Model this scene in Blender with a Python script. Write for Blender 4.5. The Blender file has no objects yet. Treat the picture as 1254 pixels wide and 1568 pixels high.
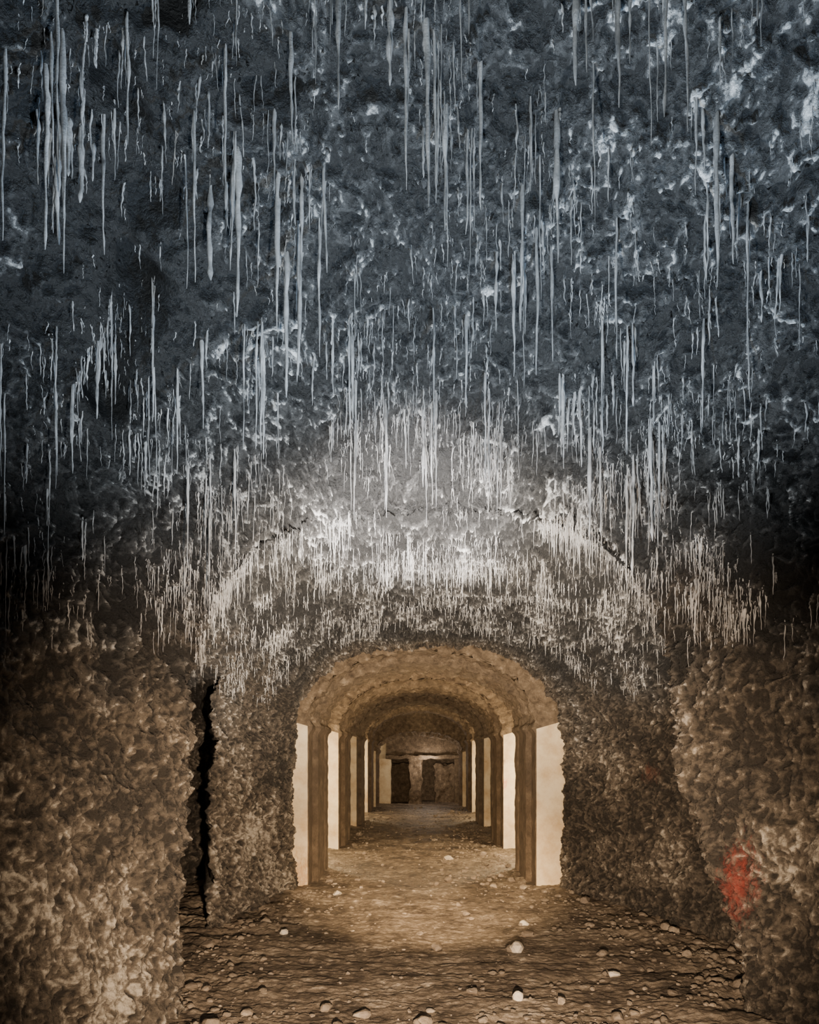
import bpy, numpy as np, math
from mathutils import Vector
rng=np.random.default_rng(7)
# ---------------------------------------------------------------- noise
perm=rng.permutation(256); perm=np.concatenate([perm,perm,perm])
grads=rng.normal(size=(256,3)); grads/=np.linalg.norm(grads,axis=1)[:,None]
def gnoise(P):
    P=np.asarray(P,dtype=np.float64); F=np.floor(P); I=F.astype(np.int64)&255; f=P-F
    u=f*f*f*(f*(f*6-15)+10); out=0
    for i in (0,1):
        for j in (0,1):
            for k in (0,1):
                h=perm[perm[perm[(I[...,0]+i)&255]+((I[...,1]+j)&255)]+((I[...,2]+k)&255)]
                g=grads[h]
                d=g[...,0]*(f[...,0]-i)+g[...,1]*(f[...,1]-j)+g[...,2]*(f[...,2]-k)
                w=(u[...,0] if i else 1-u[...,0])*(u[...,1] if j else 1-u[...,1])*(u[...,2] if k else 1-u[...,2])
                out=out+d*w
    return out*1.6
def fbm(P,o=3,g=0.5):
    s=0;a=1;q=P
    for i in range(o):
        s=s+a*gnoise(q+17.3*i); q=q*2.03; a*=g
    return s
def ridged(P,o=3):
    s=0;a=1;q=P
    for i in range(o):
        s=s+a*(1-np.abs(gnoise(q+9.1*i))*2.0); q=q*2.1; a*=0.5
    return s/1.75
def worley(P):
    F=np.floor(P).astype(np.int64); best=np.full(P.shape[:-1],9.0)
    for i in (-1,0,1):
        for j in (-1,0,1):
            for k in (-1,0,1):
                c=F+np.array([i,j,k])
                h=perm[perm[perm[c[...,0]&255]+(c[...,1]&255)]+(c[...,2]&255)]
                q=c+np.stack([perm[h]/255.,perm[h+57]/255.,perm[h+131]/255.],-1)
                d=((P-q)**2).sum(-1); best=np.minimum(best,d)
    return np.sqrt(best)
def sstep(a,b,x):
    t=np.clip((x-a)/(b-a),0,1); return t*t*(3-2*t)
# ---------------------------------------------------------------- mesh helpers
def mesh_obj(name,V,F,mats,matidx=None,smooth=True,attr=None,attr2=None,parent=None):
    V=np.asarray(V,dtype=np.float32); F=np.asarray(F,dtype=np.int32)
    me=bpy.data.meshes.new(name); n=F.shape[1]
    me.vertices.add(len(V)); me.vertices.foreach_set('co',V.ravel())
    me.loops.add(F.size); me.loops.foreach_set('vertex_index',F.ravel())
    me.polygons.add(len(F)); me.polygons.foreach_set('loop_start',np.arange(0,F.size,n,dtype=np.int32))
    me.polygons.foreach_set('loop_total',np.full(len(F),n,dtype=np.int32))
    for m in mats: me.materials.append(m)
    if matidx is not None: me.polygons.foreach_set('material_index',np.asarray(matidx,dtype=np.int32))
    me.polygons.foreach_set('use_smooth',np.full(len(F),smooth,dtype=bool))
    me.update(calc_edges=True)
    for nm,v in (('crust',attr),('mineral',attr2)):
        if v is not None:
            a=me.attributes.new(nm,'FLOAT','POINT'); a.data.foreach_set('value',np.asarray(v,dtype=np.float32))
    me.validate()
    ob=bpy.data.objects.new(name,me); bpy.context.scene.collection.objects.link(ob)
    if parent: ob.parent=parent
    return ob
def gridfaces(r,c):
    i=np.arange(r*c).reshape(r,c)
    return np.stack([i[:-1,:-1],i[:-1,1:],i[1:,1:],i[1:,:-1]],-1)
# ---------------------------------------------------------------- materials
def rock_mat(name,dark,mid,light,scale=8,bump=0.4,rough=0.8,bscale=60,crust=True,stain=None,spec=0.35,mineral=None,bdist=0.02):
    m=bpy.data.materials.new(name); m.use_nodes=True; nt=m.node_tree; N=nt.nodes; L=nt.links
    b=N['Principled BSDF']; tc=N.new('ShaderNodeNewGeometry')
    n1=N.new('ShaderNodeTexNoise'); n1.inputs['Scale'].default_value=scale; n1.inputs['Detail'].default_value=8; n1.inputs['Roughness'].default_value=0.7
    L.new(tc.outputs['Position'],n1.inputs['Vector'])
    fac=n1.outputs['Fac']
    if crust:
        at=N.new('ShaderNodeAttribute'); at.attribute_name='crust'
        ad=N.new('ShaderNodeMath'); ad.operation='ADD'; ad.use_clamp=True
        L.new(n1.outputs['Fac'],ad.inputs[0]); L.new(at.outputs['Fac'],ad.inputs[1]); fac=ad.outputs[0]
    def mk(cs):
        ramp=N.new('ShaderNodeValToRGB'); e=ramp.color_ramp.elements
        e[0].position=0.3; e[0].color=(*cs[0],1); e[1].position=0.80; e[1].color=(*cs[2],1)
        k=e.new(0.56); k.color=(*cs[1],1); L.new(fac,ramp.inputs[0]); return ramp.outputs[0]
    col=mk((dark,mid,light))
    if mineral:
        c2_=mk(mineral); ma=N.new('ShaderNodeAttribute'); ma.attribute_name='mineral'
        mx=N.new('ShaderNodeMix'); mx.data_type='RGBA'; L.new(ma.outputs['Fac'],mx.inputs['Factor']); L.new(col,mx.inputs['A']); L.new(c2_,mx.inputs['B']); col=mx.outputs['Result']
    if stain:
        for (cen,rad,c,st) in stain:
            vm=N.new('ShaderNodeVectorMath'); vm.operation='SUBTRACT'; vm.inputs[1].default_value=cen; L.new(tc.outputs['Position'],vm.inputs[0])
            sc=N.new('ShaderNodeVectorMath'); sc.operation='DIVIDE'; sc.inputs[1].default_value=rad; L.new(vm.outputs[0],sc.inputs[0])
            ln=N.new('ShaderNodeVectorMath'); ln.operation='LENGTH'; L.new(sc.outputs[0],ln.inputs[0])
            st_=N.new('ShaderNodeVectorMath'); st_.operation='MULTIPLY'; st_.inputs[1].default_value=(1,1,0.45); L.new(tc.outputs['Position'],st_.inputs[0])
            nn=N.new('ShaderNodeTexNoise'); nn.inputs['Scale'].default_value=30; nn.inputs['Detail'].default_value=8; nn.inputs['Roughness'].default_value=0.75; L.new(st_.outputs[0],nn.inputs['Vector'])
            m2=N.new('ShaderNodeMath'); m2.operation='MULTIPLY_ADD'; m2.inputs[1].default_value=3.0; L.new(nn.outputs['Fac'],m2.inputs[0]); L.new(ln.outputs['Value'],m2.inputs[2])
            mr=N.new('ShaderNodeMapRange'); mr.inputs['From Min'].default_value=1.6; mr.inputs['From Max'].default_value=2.4; mr.inputs['To Min'].default_value=st; mr.inputs['To Max'].default_value=0
            L.new(m2.outputs[0],mr.inputs['Value'])
            mx=N.new('ShaderNodeMix'); mx.data_type='RGBA'; L.new(mr.outputs[0],mx.inputs['Factor']); L.new(col,mx.inputs['A']); mx.inputs['B'].default_value=(*c,1)
            col=mx.outputs['Result']
    L.new(col,b.inputs['Base Color']); b.inputs['Roughness'].default_value=rough
    b.inputs['Specular IOR Level'].default_value=spec
    n2=N.new('ShaderNodeTexNoise'); n2.inputs['Scale'].default_value=bscale; n2.inputs['Detail'].default_value=5; n2.inputs['Roughness'].default_value=0.7
    L.new(tc.outputs['Position'],n2.inputs['Vector'])
    bp=N.new('ShaderNodeBump'); bp.inputs['Strength'].default_value=bump; bp.inputs['Distance'].default_value=bdist
    L.new(n2.outputs['Fac'],bp.inputs['Height']); L.new(bp.outputs[0],b.inputs['Normal'])
    return m
M_cave=rock_mat('cave_rock',(0.032,0.026,0.020),(0.155,0.125,0.094),(0.62,0.55,0.45),scale=16,bump=1.0,rough=0.6,bscale=48,spec=0.5,bdist=0.03,
   mineral=((0.015,0.015,0.015),(0.080,0.079,0.078),(0.88,0.87,0.85)),
   stain=[((1.75,4.16,0.82),(0.09,0.3,0.36),(0.36,0.055,0.035),0.75),((2.0,6.6,1.3),(0.15,0.2,0.10),(0.3,0.1,0.06),0.4)])
M_floor=rock_mat('gravel_floor',(0.08,0.062,0.046),(0.23,0.18,0.13),(0.5,0.41,0.31),scale=9,bump=0.9,rough=0.5,bscale=38,spec=0.5)
M_cream=rock_mat('cream_plaster',(0.55,0.38,0.20),(0.8,0.66,0.44),(0.88,0.77,0.57),scale=3,bump=0.25,rough=0.75,bscale=30,crust=False,
   stain=[((1.3,11.45,1.0),(0.09,0.2,0.14),(0.6,0.1,0.06),0.8),((1.3,11.45,1.35),(0.08,0.2,0.06),(0.25,0.15,0.1),0.8),((-1.3,8.3,0.1),(0.25,0.3,0.35),(0.42,0.2,0.07),0.7)])
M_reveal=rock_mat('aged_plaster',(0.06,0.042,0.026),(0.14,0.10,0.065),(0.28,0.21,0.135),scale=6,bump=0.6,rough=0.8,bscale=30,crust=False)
M_stone=rock_mat('arch_masonry',(0.06,0.042,0.026),(0.19,0.14,0.09),(0.46,0.36,0.25),scale=10,bump=1.0,rough=0.75,bscale=28,crust=False)
M_stal=rock_mat('calcite_stalactite',(0.10,0.10,0.10),(0.5,0.495,0.49),(0.97,0.96,0.95),scale=6,bump=0.3,rough=0.3,bscale=120,crust=False,spec=0.9)
M_peb=rock_mat('loose_stone',(0.09,0.07,0.05),(0.25,0.2,0.15),(0.65,0.55,0.43),scale=5,bump=0.4,rough=0.7,bscale=60,crust=False)
M_white=rock_mat('pale_limestone',(0.4,0.35,0.28),(0.6,0.53,0.43),(0.8,0.73,0.62),scale=12,bump=0.4,rough=0.7,bscale=60,crust=False)
# ---------------------------------------------------------------- cavern shell
SL,SR=0.24,0.76
def section(s,wl,wr,zs,za,lean=0.0,p=1.0):
    cx=(wr-wl)/2; w=(wl+wr)/2
    th=np.pi*(1-(np.clip(s,SL,SR)-SL)/(SR-SL))
    x=cx+w*np.cos(th); z=zs+(za-zs)*np.sin(th)**p
    tl=np.clip(s/SL,0,1); tr=np.clip((1-s)/(1-SR),0,1)
    z=np.where(s<SL,-0.15+(zs+0.15)*tl,z); z=np.where(s>SR,-0.15+(zs+0.15)*tr,z)
    x=np.where(s<SL,-wl+0*x,x); x=np.where(s>SR,wr+lean*(1-tr),x)
    return x,z
K=np.array([
 [-1.6,2.8,3.0,2.1,4.70,0.0],
 [ 1.0,2.8,3.0,2.1,4.55,0.0],
 [ 1.9,2.75,2.9,2.05,4.25,0.0],
 [ 2.6,2.4,2.6,2.0,3.88,0.1],
 [ 3.3,1.92,2.1,1.9,3.50,0.25],
 [ 3.85,1.50,1.68,1.85,3.20,0.40],
 [ 4.18,1.32,1.46,1.85,2.99,0.46],
 [ 4.30,1.32,1.46,1.85,2.90,0.46],
 [ 4.36,1.75,2.25,1.90,2.86,0.20],
 [ 4.9,1.80,2.36,1.95,2.78,0.14],
 [ 5.7,1.74,2.36,1.92,2.77,0.06],
 [ 7.0,1.52,1.95,1.86,2.74,0.03],
 [ 8.08,1.36,1.58,1.8,2.70,0.0],
 [ 8.34,1.36,1.58,1.8,2.68,0.0]])
step=np.sqrt((np.diff(K,axis=0)[:,:3]**2).sum(1)); step[0]*=0.1; step[1]*=0.3
T=np.concatenate([[0],np.cumsum(step)])
R,C=900,1220
t=np.linspace(0,T[-1],R)
kk=[np.interp(t,T,K[:,i])[:,None] for i in range(6)]
s=np.linspace(0,1,C)[None,:]
X,Z=section(s,kk[1],kk[2],kk[3],kk[4],kk[5])
Y=np.repeat(kk[0],C,1); P=np.stack([X,Y,Z],-1)
gr=np.gradient(P,axis=0); gc=np.gradient(P,axis=1)
Nn=np.cross(gr,gc); Nn/=np.linalg.norm(Nn,axis=-1)[...,None]+1e-9
cen=np.stack([np.zeros_like(X),Y,np.full_like(X,1.5)],-1)
sg=np.sign(((cen-P)*Nn).sum(-1)); Nn*=sg[...,None]
for _ in range(6):
    Nn[1:-1]=(Nn[:-2]+Nn[1:-1]*2+Nn[2:])/4
Nn/=np.linalg.norm(Nn,axis=-1)[...,None]+1e-9
n0=fbm(P*1.6,3)
ceilw=sstep(1.55,2.45,Z+0.5*n0)*sstep(8.4,7.6,Y)
warp=np.stack([gnoise(P*3.4),gnoise(P*3.4+5),gnoise(P*3.4+11)],-1)*0.16
warp2=np.stack([gnoise(P*11),gnoise(P*11+5),gnoise(P*11+11)],-1)*0.045
Q=P+warp+warp2
big=fbm(P*0.9,2)*0.07
rc=ridged(Q*np.array([6,4,3.5]),2)
rc2=ridged(Q*np.array([20,11,9]),2)
rc3=1-np.abs(gnoise((P+warp2*0.6)*np.array([52,20,17])))*2
fine=fbm(P*50,2)
shp=np.clip(rc2,0,1)**2.5
hc=0.060*(rc-0.55)+0.065*(shp-0.3)+0.020*(rc3-0.5)+0.007*fine
PW=P+warp*0.3+warp2*1.0
wo=worley(PW*np.array([16,16,10])); wo2=worley(PW*np.array([36,36,22])+3)
hw=0.024*(0.5-wo)+0.012*(0.5-wo2)+0.060*fbm(P*np.array([5,5,3.6]),5,0.62)+0.02*(shp-0.3)+0.018*(rc3-0.5)+0.007*fine
h=big+hc*ceilw+hw*(1-ceilw)
pits=[((-1.12,3.0,3.30),0.19,0.40),((-1.30,3.15,3.1),0.12,0.28),((-0.98,2.55,3.6),0.13,0.22),((-0.75,2.35,3.75),0.14,0.22),((-1.05,2.75,3.45),0.15,0.15),
      ((-0.55,2.6,3.75),0.09,0.12),((1.55,2.95,2.95),0.13,0.14),((-0.9,2.2,3.8),0.1,0.15),((0.35,2.3,3.95),0.06,0.06)]
for c,r,dp in pits:
    dd=np.linalg.norm((P-np.array(c))+warp*0.8,axis=-1)
    h=h-dp*np.exp(-(dd/r)**4)
Pd=P+Nn*h[...,None]
# deep side slot behind the left hand jamb (runs back behind the inner wall)
jit=0.02*fbm(P*np.array([0,0,4])+3,3)
slot=sstep(4.33,4.43,Y)*(1-sstep(6.06,6.14,Y+jit*2))*(X<0)*(1-sstep(1.95,2.15,Z))
Pd[...,0]-=0.8*slot
Pd[...,1]+=3.0*slot*sstep(4.9,5.7,Y)
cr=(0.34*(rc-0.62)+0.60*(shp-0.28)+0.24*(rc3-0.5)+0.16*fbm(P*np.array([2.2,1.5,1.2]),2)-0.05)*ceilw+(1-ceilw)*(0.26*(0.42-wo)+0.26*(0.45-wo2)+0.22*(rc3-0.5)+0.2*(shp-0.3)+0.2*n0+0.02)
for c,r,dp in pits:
    dd=np.linalg.norm(P-np.array(c),axis=-1); cr=cr-0.6*np.exp(-(dd/(r*1.3))**2)  # pit hollows also darkened in colour, shade put into the crust value
def sub(name,c0,c1,mat):
    V=Pd[:,c0:c1+1].reshape(-1,3); A=cr[:,c0:c1+1].ravel()
    return mesh_obj(name,V,gridfaces(R,c1-c0+1).reshape(-1,4),[mat],attr=A,attr2=ceilw[:,c0:c1+1].ravel())
cl=int(SL*C)+8; c2=int(SR*C)-8
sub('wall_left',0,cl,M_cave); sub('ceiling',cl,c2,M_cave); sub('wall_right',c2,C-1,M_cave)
bx=np.linspace(-3.3,3.3,60); bz=np.linspace(-0.15,5,50); BX,BZ=np.meshgrid(bx,bz)
BP=np.stack([BX,np.full_like(BX,-1.5),BZ],-1); BP[...,1]+=0.12*fbm(BP*1.5,3)
mesh_obj('wall_back',BP.reshape(-1,3),gridfaces(50,60).reshape(-1,4),[M_cave],attr=np.zeros(3000),attr2=np.zeros(3000))
# ---------------------------------------------------------------- stalactites
def stalactites(name,roots,L,r0,mat,sides=7,rings=14):
    n=len(roots); tt=np.linspace(0,1,rings)
    ang=np.linspace(0,2*np.pi,sides,endpoint=False)
    Lr=L[:,None]; rr=r0[:,None]
    prof=rr*(0.60+0.40*np.sin(np.pi*np.clip(tt*rng.uniform(0.6,1.3,(n,1))+0.15,0,1)))*(1-0.55*tt**1.5)
    prof=prof*(1+0.28*rng.normal(size=(n,rings)).clip(-1.3,1.8)); prof[:,-1]=rr[:,0]*0.15; prof[:,0]*=0.7
    drip=rng.uniform(size=n)<0.35; prof[drip,-2]*=1.7
    wob=np.cumsum(rng.normal(size=(n,rings,2))*0.0015,axis=1)
    cx=roots[:,0][:,None]+wob[...,0]; cy=roots[:,1][:,None]+wob[...,1]; cz=roots[:,2][:,None]-Lr*tt[None]
    V=np.stack([cx[...,None]+prof[...,None]*np.cos(ang),cy[...,None]+prof[...,None]*np.sin(ang),np.repeat(cz[...,None],sides,-1)],-1)
    base=(np.arange(n)*rings*sides)[:,None,None]; ri=(np.arange(rings-1)*sides)[None,:,None]; a=np.arange(sides)[None,None,:]; b=(a+1)%sides
    F=np.stack([base+ri+a,base+ri+b,base+ri+sides+b,base+ri+sides+a],-1).reshape(-1,4)
    return mesh_obj(name,V.reshape(-1,3),F,[mat])
def pick(n,dlo,dhi,thr,slo=0.27,shi=0.73):
    ra=int(np.searchsorted(t,np.interp(dlo,K[:,0],T))); rb=int(np.searchsorted(t,np.interp(dhi,K[:,0],T)))
    ri=rng.integers(ra,rb,n*5); ci=rng.integers(int(slo*C),int(shi*C),n*5)
    q=Pd[ri,ci]; w=0.6*fbm(q*np.array([2.5,1.5,1.5])+31,2)+1.0*(shp[ri,ci]-0.3)+0.4*(rc[ri,ci]-0.6)
    k=w>thr; q=q[k][:n].copy(); nn=Nn[ri,ci][k][:n]
    q-=nn*0.012; q[:,2]+=0.012
    return q
sets=[]
def addset(n,dlo,dhi,thr,lmean,lmax,rmin,rmax,**kw):
    q=pick(n,dlo,dhi,thr,**kw); m=len(q)
    L=np.clip(rng.exponential(lmean,m)+0.03,0.04,lmax); r=(rmin+(rmax-rmin)*rng.uniform(size=m)**2)*(0.7+0.6*L/lmax)
    sets.append((q,L,r))
addset(3600,1.5,4.0,-0.02,0.055,0.24,0.0017,0.0048)
addset(600,1.7,4.0,-0.05,0.21,0.58,0.0024,0.0060)
addset(110,1.9,3.9,0.0,0.34,0.62,0.005,0.0085,slo=0.36,shi=0.64)
addset(6800,3.8,5.3,-0.12,0.060,0.26,0.0014,0.0036)
addset(3000,5.2,7.4,-0.1,0.04,0.13,0.002,0.0034)
Pc=Pd[:,slice(int(0.26*C),int(0.74*C))].reshape(-1,3); sel=(Pc[:,1]>1.5)&(Pc[:,1]<5); Pc=Pc[sel]
feat=[(.50,2.39,.40,.013),(-.26,2.40,.50,.010),(.03,2.5,.62,.012),(.50,2.74,.56,.012),(-.67,2.8,.60,.013),(-.54,3.1,.60,.012),(.40,3.17,.50,.010),
 (.69,3.6,.42,.011),(.78,3.6,.36,.010),(-1.22,2.55,.42,.013),(-1.16,2.6,.26,.012),(-1.34,3.15,.34,.013),(1.06,2.65,.60,.010),(.64,2.4,.44,.010),(-.085,2.45,.28,.012),
 (-.80,2.9,.36,.011),(-.45,2.9,.45,.009),(.22,3.4,.42,.009),(-.30,3.5,.40,.009),(1.15,2.75,.4,.010),(.95,3.3,.34,.009),(-.95,3.3,.38,.009),(.10,2.7,.45,.011)]
fq=[];fL=[];fr=[]
for x,d,l_,r_ in feat:
    i=np.argmin((Pc[:,0]-x)**2+(Pc[:,1]-d)**2); b0=Pc[i]
    fq.append(b0+np.array([0,0,0.03])); fL.append(l_+0.03); fr.append(r_)
    for j in range(rng.integers(2,6)):
        x2=x+rng.normal()*0.055; d2=d+rng.normal()*0.04; i=np.argmin((Pc[:,0]-x2)**2+(Pc[:,1]-d2)**2)
        fq.append(Pc[i]+np.array([0,0,0.02])); fL.append(l_*rng.uniform(0.2,0.85)); fr.append(r_*rng.uniform(0.3,0.7))
sets.append((np.array(fq),np.array(fL),np.array(fr)))
q=np.concatenate([a[0] for a in sets]); L=np.concatenate([a[1] for a in sets]); r=np.concatenate([a[2] for a in sets])
L=np.where((np.abs(q[:,0])>1.15)&(q[:,1]>3.3),np.minimum(L,0.20),L)
stalactites('stalactite_cluster',q,L,r,M_stal)
# ---------------------------------------------------------------- inner passage
def rib(name,d0,d1,wl,wr,zs,za,out=1.1,zo_=0.6):
    n=260; s1=np.linspace(0,1,n)
    xi,zi=section(s1,wl,wr,zs,za); xo,zo=section(s1,wl+out,wr+out,zs+0.3,za+zo_)
    f=np.concatenate([np.linspace(1,0,24)[:-1]**1.5,np.zeros(60),np.linspace(0,1,16)[1:]])
    d=np.concatenate([np.full(23,d0),np.linspace(d0,d1,60),np.full(15,d1)])
    seg=np.concatenate([np.zeros(23),np.ones(60),np.full(15,2)])
    Xr=xi[None]*(1-f[:,None])+xo[None]*f[:,None]; Zr=zi[None]*(1-f[:,None])+zo[None]*f[:,None]
    Pp=np.stack([Xr,np.repeat(d[:,None],n,1),Zr],-1)
    cenx=(wr-wl)/2
    dirx=np.sign(cenx-Xr)
    arcb=(s1>SL)&(s1<SR)
    st=((d<d0+0.33)&(seg<1.5)).astype(float)[:,None]*(1-f[:,None])
    Pp[...,0]-=dirx*st*0.06
    Pp[...,2]+=st*0.10*np.where(arcb,np.sin(np.pi*(s1-SL)/(SR-SL)),0)[None]
    grv=np.where((seg[:,None]==1)&(Zr<zs),1.0,0)*(np.exp(-((d-(d1-0.28))/0.05)**2))[:,None]
    Pp[...,0]-=dirx*grv*0.08
    imp=np.exp(-((Zr-(zs-0.02))/0.045)**4)
    Pp[...,0]+=dirx*np.where(seg[:,None]==1,imp,0)*0.04
    nz=fbm(Pp*7,3)
    jt=(np.abs(((s1-SL)/(SR-SL)*19)%1-0.5)>0.42)&arcb
    amp=np.where(arcb,0.045,0.012)[None]
    disp=nz*amp-jt[None]*0.018
    dv=np.stack([cenx-Xr,np.zeros_like(Xr),1.4-Zr],-1); dv/=np.linalg.norm(dv,axis=-1)[...,None]+1e-6
    Pp+=np.where((seg[:,None]==1)[...,None],dv,np.array([0,-1.0,0]))*disp[...,None]
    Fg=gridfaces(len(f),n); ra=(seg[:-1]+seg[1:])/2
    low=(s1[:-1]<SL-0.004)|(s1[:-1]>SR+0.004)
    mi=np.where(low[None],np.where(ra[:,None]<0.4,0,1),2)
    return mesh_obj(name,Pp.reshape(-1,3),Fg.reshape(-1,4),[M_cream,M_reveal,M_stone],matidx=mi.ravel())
for (a,b) in ((8.30,9.6),(11.5,12.8),(14.9,16.2),(18.2,19.4)):
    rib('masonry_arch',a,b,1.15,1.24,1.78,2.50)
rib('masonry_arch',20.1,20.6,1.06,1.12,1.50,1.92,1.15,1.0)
rr_=np.linspace(8.45,23.2,300)[:,None]; ss=np.linspace(0,1,200)[None]
one=np.ones_like(rr_)
xx,zz=section(ss,2.15*one,2.2*one,1.85*one,2.72*one)
PV=np.stack([xx,np.repeat(rr_,200,1),zz],-1); PV[...,0]+=0.04*fbm(PV*3,3); PV[...,2]+=0.04*fbm(PV*3+7,3)*(zz>0.3)
a0,a1=int(0.24*200),int(0.76*200)
for nm,u,v in (('wall_passage_left',0,a0),('ceiling_passage',a0,a1),('wall_passage_right',a1,199)):
    mesh_obj(nm,PV[:,u:v+1].reshape(-1,3),gridfaces(300,v-u+1).reshape(-1,4),[M_stone])
# ---------------------------------------------------------------- end chamber
def block(name,x0,x1,y0,y1,z0,z1,mat,parent,n=16,amp=0.02):
    vs=[];fs=[];o=0
    def face(f):
        nonlocal o
        u,v=np.meshgrid(np.linspace(0,1,n),np.linspace(0,1,n)); p=f(u,v); vs.append(p.reshape(-1,3)); fs.append(gridfaces(n,n).reshape(-1,4)+o); o+=n*n
    L_=lambda a,b,w:a+(b-a)*w
    face(lambda u,v:np.stack([L_(x0,x1,u),np.full_like(u,y0),L_(z0,z1,v)],-1)); face(lambda u,v:np.stack([L_(x0,x1,u),np.full_like(u,y1),L_(z0,z1,v)],-1))
    face(lambda u,v:np.stack([np.full_like(u,x0),L_(y0,y1,u),L_(z0,z1,v)],-1)); face(lambda u,v:np.stack([np.full_like(u,x1),L_(y0,y1,u),L_(z0,z1,v)],-1))
    face(lambda u,v:np.stack([L_(x0,x1,u),L_(y0,y1,v),np.full_like(u,z0)],-1)); face(lambda u,v:np.stack([L_(x0,x1,u),L_(y0,y1,v),np.full_like(u,z1)],-1))
    V=np.concatenate(vs); V=V+amp*np.stack([fbm(V*5,2),fbm(V*5+4,2),fbm(V*5+8,2)],-1)
    return mesh_obj(name,V,np.concatenate(fs),[mat],parent=parent)
em=bpy.data.objects.new('wall_end',None); bpy.context.scene.collection.objects.link(em)
block('jamb_left',-2.3,-0.78,21.4,21.9,-0.1,2.9,M_cream,em)
block('jamb_right',1.05,2.3,21.4,21.9,-0.1,2.9,M_stone,em)
block('lintel',-0.9,1.2,21.35,21.9,1.3,2.9,M_stone,em)
block('lintel_edge',-0.9,1.2,21.2,21.5,1.28,1.38,M_stone,em,amp=0.04)
block('masonry_post',-0.24,0.1,21.3,21.7,-0.1,1.35,M_stone,em,amp=0.06)
block('niche_left',-0.85,-0.25,22.3,22.6,-0.1,1.1,M_stone,em,amp=0.08)
block('niche_right',0.5,1.15,21.8,22.1,-0.1,1.1,M_stone,em,amp=0.09)
block('rear_slab',-2.3,2.3,23.0,23.2,-0.1,2.9,M_stone,em)
# ---------------------------------------------------------------- floor
yy=np.concatenate([np.linspace(-1.6,3.4,60)[:-1],3.4*np.exp(np.linspace(0,np.log(23.3/3.4),950))]); NX=760; xx=np.linspace(-3.1,3.1,NX)
FX,FY=np.meshgrid(xx,yy); FP=np.stack([FX,FY,np.zeros_like(FX)],-1)
fw=worley(FP*22+2); mott=fbm(FP*2.2,3)
edge=sstep(0.8,1.9,np.abs(FX-0.05-0.12*(FY<8)))
fh=0.018*fbm(FP*1.3,2)+0.012*fbm(FP*np.array([3,7,1]),3)+0.010*(0.45-fw)*(0.2+mott.clip(-0.1,1)+edge)+0.008*fbm(FP*np.array([20,30,1]),2)+0.06*edge*(0.5+0.5*fbm(FP*4,3))
FP[...,2]=fh
mesh_obj('floor',FP.reshape(-1,3),gridfaces(len(yy),NX).reshape(-1,4),[M_floor],attr=(0.15*(0.4-fw)+0.2*mott+0.14*fbm(FP*np.array([12,28,1]),2)).ravel())
# ---------------------------------------------------------------- loose stones
import bmesh
bm=bmesh.new(); bmesh.ops.create_icosphere(bm,subdivisions=2,radius=1); bm.verts.ensure_lookup_table()
IV=np.array([v.co[:] for v in bm.verts]); IF=np.array([[v.index for v in f.verts] for f in bm.faces]); bm.free()
def stonev(cx,cy,size,sc=(1,1,0.7),cut=0.75):
    v=IV.copy(); 
    for _ in range(5):
        nrm=rng.normal(size=3); nrm/=np.linalg.norm(nrm); dd=v@nrm; v-=np.clip(dd-cut*rng.uniform(0.7,1.0),0,None)[:,None]*nrm
    v=v*(1+0.15*gnoise(v*1.7+rng.uniform(0,99,3)))[:,None]*np.array(sc)*size
    a=rng.uniform(0,6.28); c_,s_=math.cos(a),math.sin(a); v=np.stack([v[:,0]*c_-v[:,1]*s_,v[:,0]*s_+v[:,1]*c_,v[:,2]],-1)
    z=float(np.interp(cy,yy,np.arange(len(yy)))); xi=float(np.interp(cx,xx,np.arange(NX)))
    return v+np.array([cx,cy,fh[int(z),int(xi)]+size*sc[2]*0.4])
VV=[]
for i in range(2600):
    cy=3.7*math.exp(rng.uniform(0,1)**1.1*math.log(20/3.7))
    wl_=np.interp(cy,K[:,0],K[:,1])-0.1 if cy<8.2 else 1.1; wr_=np.interp(cy,K[:,0],K[:,2])-0.05 if cy<8.2 else 1.2
    u=rng.uniform()
    if u<0.50: cx=wr_-abs(rng.normal())*0.5
    elif u<0.74: cx=-wl_+abs(rng.normal())*0.3
    else: cx=rng.uniform(-wl_,wr_)
    if cx<-wl_ or cx>wr_: continue
    sz=min(0.005+rng.exponential(0.009),0.06)
    VV.append(stonev(cx,cy,sz,(rng.uniform(0.8,1.3),1,rng.uniform(0.5,0.85))))
n=len(VV); FFs=(IF[None]+(np.arange(n)*len(IV))[:,None,None]).reshape(-1,3)
mesh_obj('floor_rubble',np.concatenate(VV),FFs,[M_peb],smooth=False)
for cx,cy,sz,sc in ((0.73,5.62,0.06,(1.2,1,0.9)),(0.60,4.5,0.036,(1,1,1.0)),(0.42,10.3,0.06,(1.3,1,0.7)),(-1.09,6.1,0.035,(1.2,1,.9)),(0.92,6.5,0.045,(1,1,.8)),(-0.84,7.8,0.045,(1.3,1,.8)),(1.3,5.0,0.035,(1.4,1,.7))):
    mesh_obj('limestone_rock',stonev(cx,cy,sz,sc,0.8),IF,[M_white],smooth=False)
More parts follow.
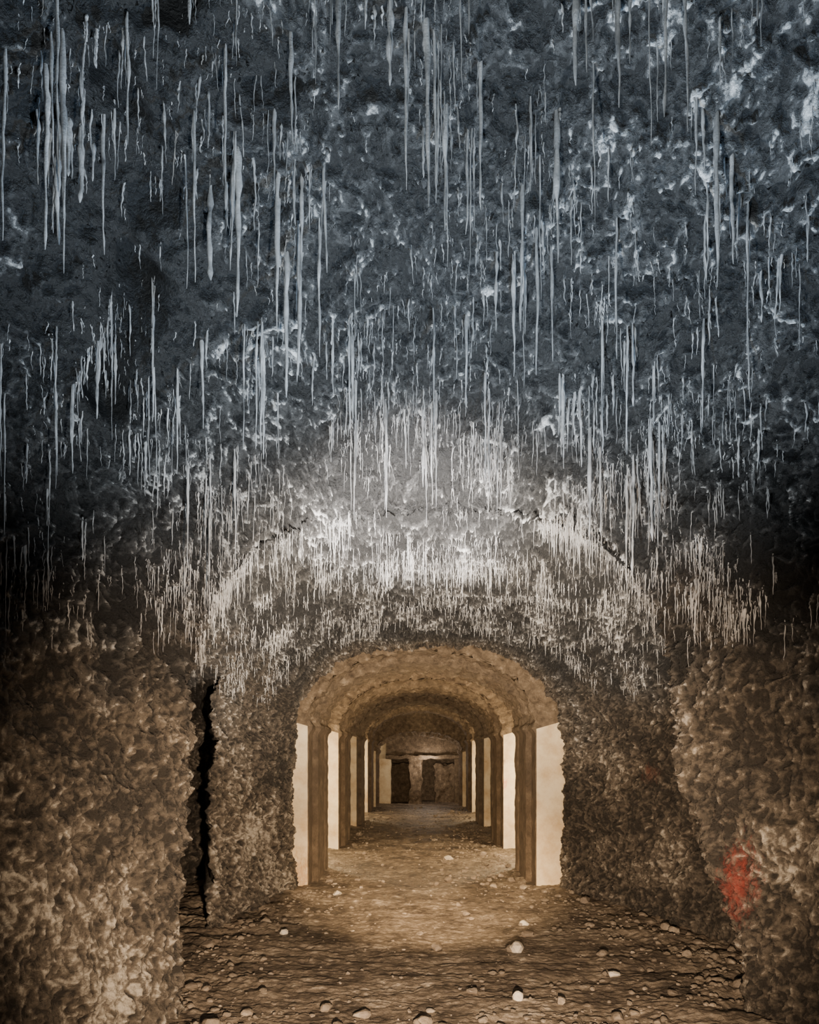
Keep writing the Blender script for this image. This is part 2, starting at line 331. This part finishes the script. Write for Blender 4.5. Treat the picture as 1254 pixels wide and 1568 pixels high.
# ---------------------------------------------------------------- lights
def light(name,kind,loc,target,energy,color,size=0.05,angle=60,blend=0.8):
    l=bpy.data.lights.new(name,kind); l.energy=energy; l.color=color; l.shadow_soft_size=size
    if kind=='SPOT': l.spot_size=math.radians(angle); l.spot_blend=blend
    o=bpy.data.objects.new(name,l); bpy.context.scene.collection.objects.link(o); o.location=loc
    if target is not None: o.rotation_euler=(Vector(target)-Vector(loc)).to_track_quat('-Z','Y').to_euler()
    return o
light('fill_blue','SPOT',(0.5,2.4,0.7),(0.1,1.75,4.2),460,(0.42,0.67,1.0),0.03,105,0.8)  # added cool spot, unseen, to bring out the upper ceiling relief
light('fill_neutral','SPOT',(0.0,1.2,0.6),(0.0,3.2,3.3),800,(0.86,0.95,1.0),0.02,74,1.0)  # added front spot with no visible source, brightens the stalactites
light('fill_graze','SPOT',(0.3,3.5,0.6),(0.1,3.1,3.5),440,(0.90,0.97,1.0),0.02,92,1.0)  # extra unseen spot raking the ceiling to sharpen its relief
light('torch_arch','SPOT',(0.0,3.4,0.9),(0.0,4.8,2.0),1050,(1.0,0.86,0.69),0.03,88,0.7)
light('fill_crown','SPOT',(-0.1,2.4,0.9),(-0.05,4.4,2.80),2300,(1.0,0.98,0.98),0.02,34,1.0)  # unseen spot added to whiten the middle of the arch band
light('torch_floor','SPOT',(0.1,3.0,2.2),(0.1,8.0,0.0),3300,(1.0,0.72,0.43),0.05,36,1.0)
light('fill_front','SPOT',(0.1,0.5,0.9),(0.05,5,1.0),2500,(1.0,0.76,0.53),0.03,76,1.0)  # added warm fill for the foreground walls, no lamp stands there
for x,y,e in ((-1.75,10.5,110),(1.8,10.5,150),(-1.8,17.2,80),(1.8,17.2,80)):
    light('fill_bay','POINT',(x,y,1.1),None,e,(1.0,0.78,0.48),0.1)  # unseen points added in the bays to brighten the rib fronts
light('fill_end','POINT',(0.3,20.9,1.2),None,26,(1.0,0.82,0.66),0.05)  # added unseen point that lifts the end chamber
w=bpy.data.worlds.new('World'); bpy.context.scene.world=w; w.use_nodes=True
w.node_tree.nodes['Background'].inputs[0].default_value=(0.3,0.4,0.6,1); w.node_tree.nodes['Background'].inputs[1].default_value=0.01
# ---------------------------------------------------------------- camera
cam=bpy.data.cameras.new('camera'); co=bpy.data.objects.new('camera',cam); bpy.context.scene.collection.objects.link(co)
co.location=(0,0,1.5); co.rotation_euler=(math.radians(90),0,0)
cam.sensor_fit='HORIZONTAL'; cam.sensor_width=36; cam.lens=36*1150/1254; cam.shift_x=-13/1254; cam.shift_y=366/1254
bpy.context.scene.camera=co
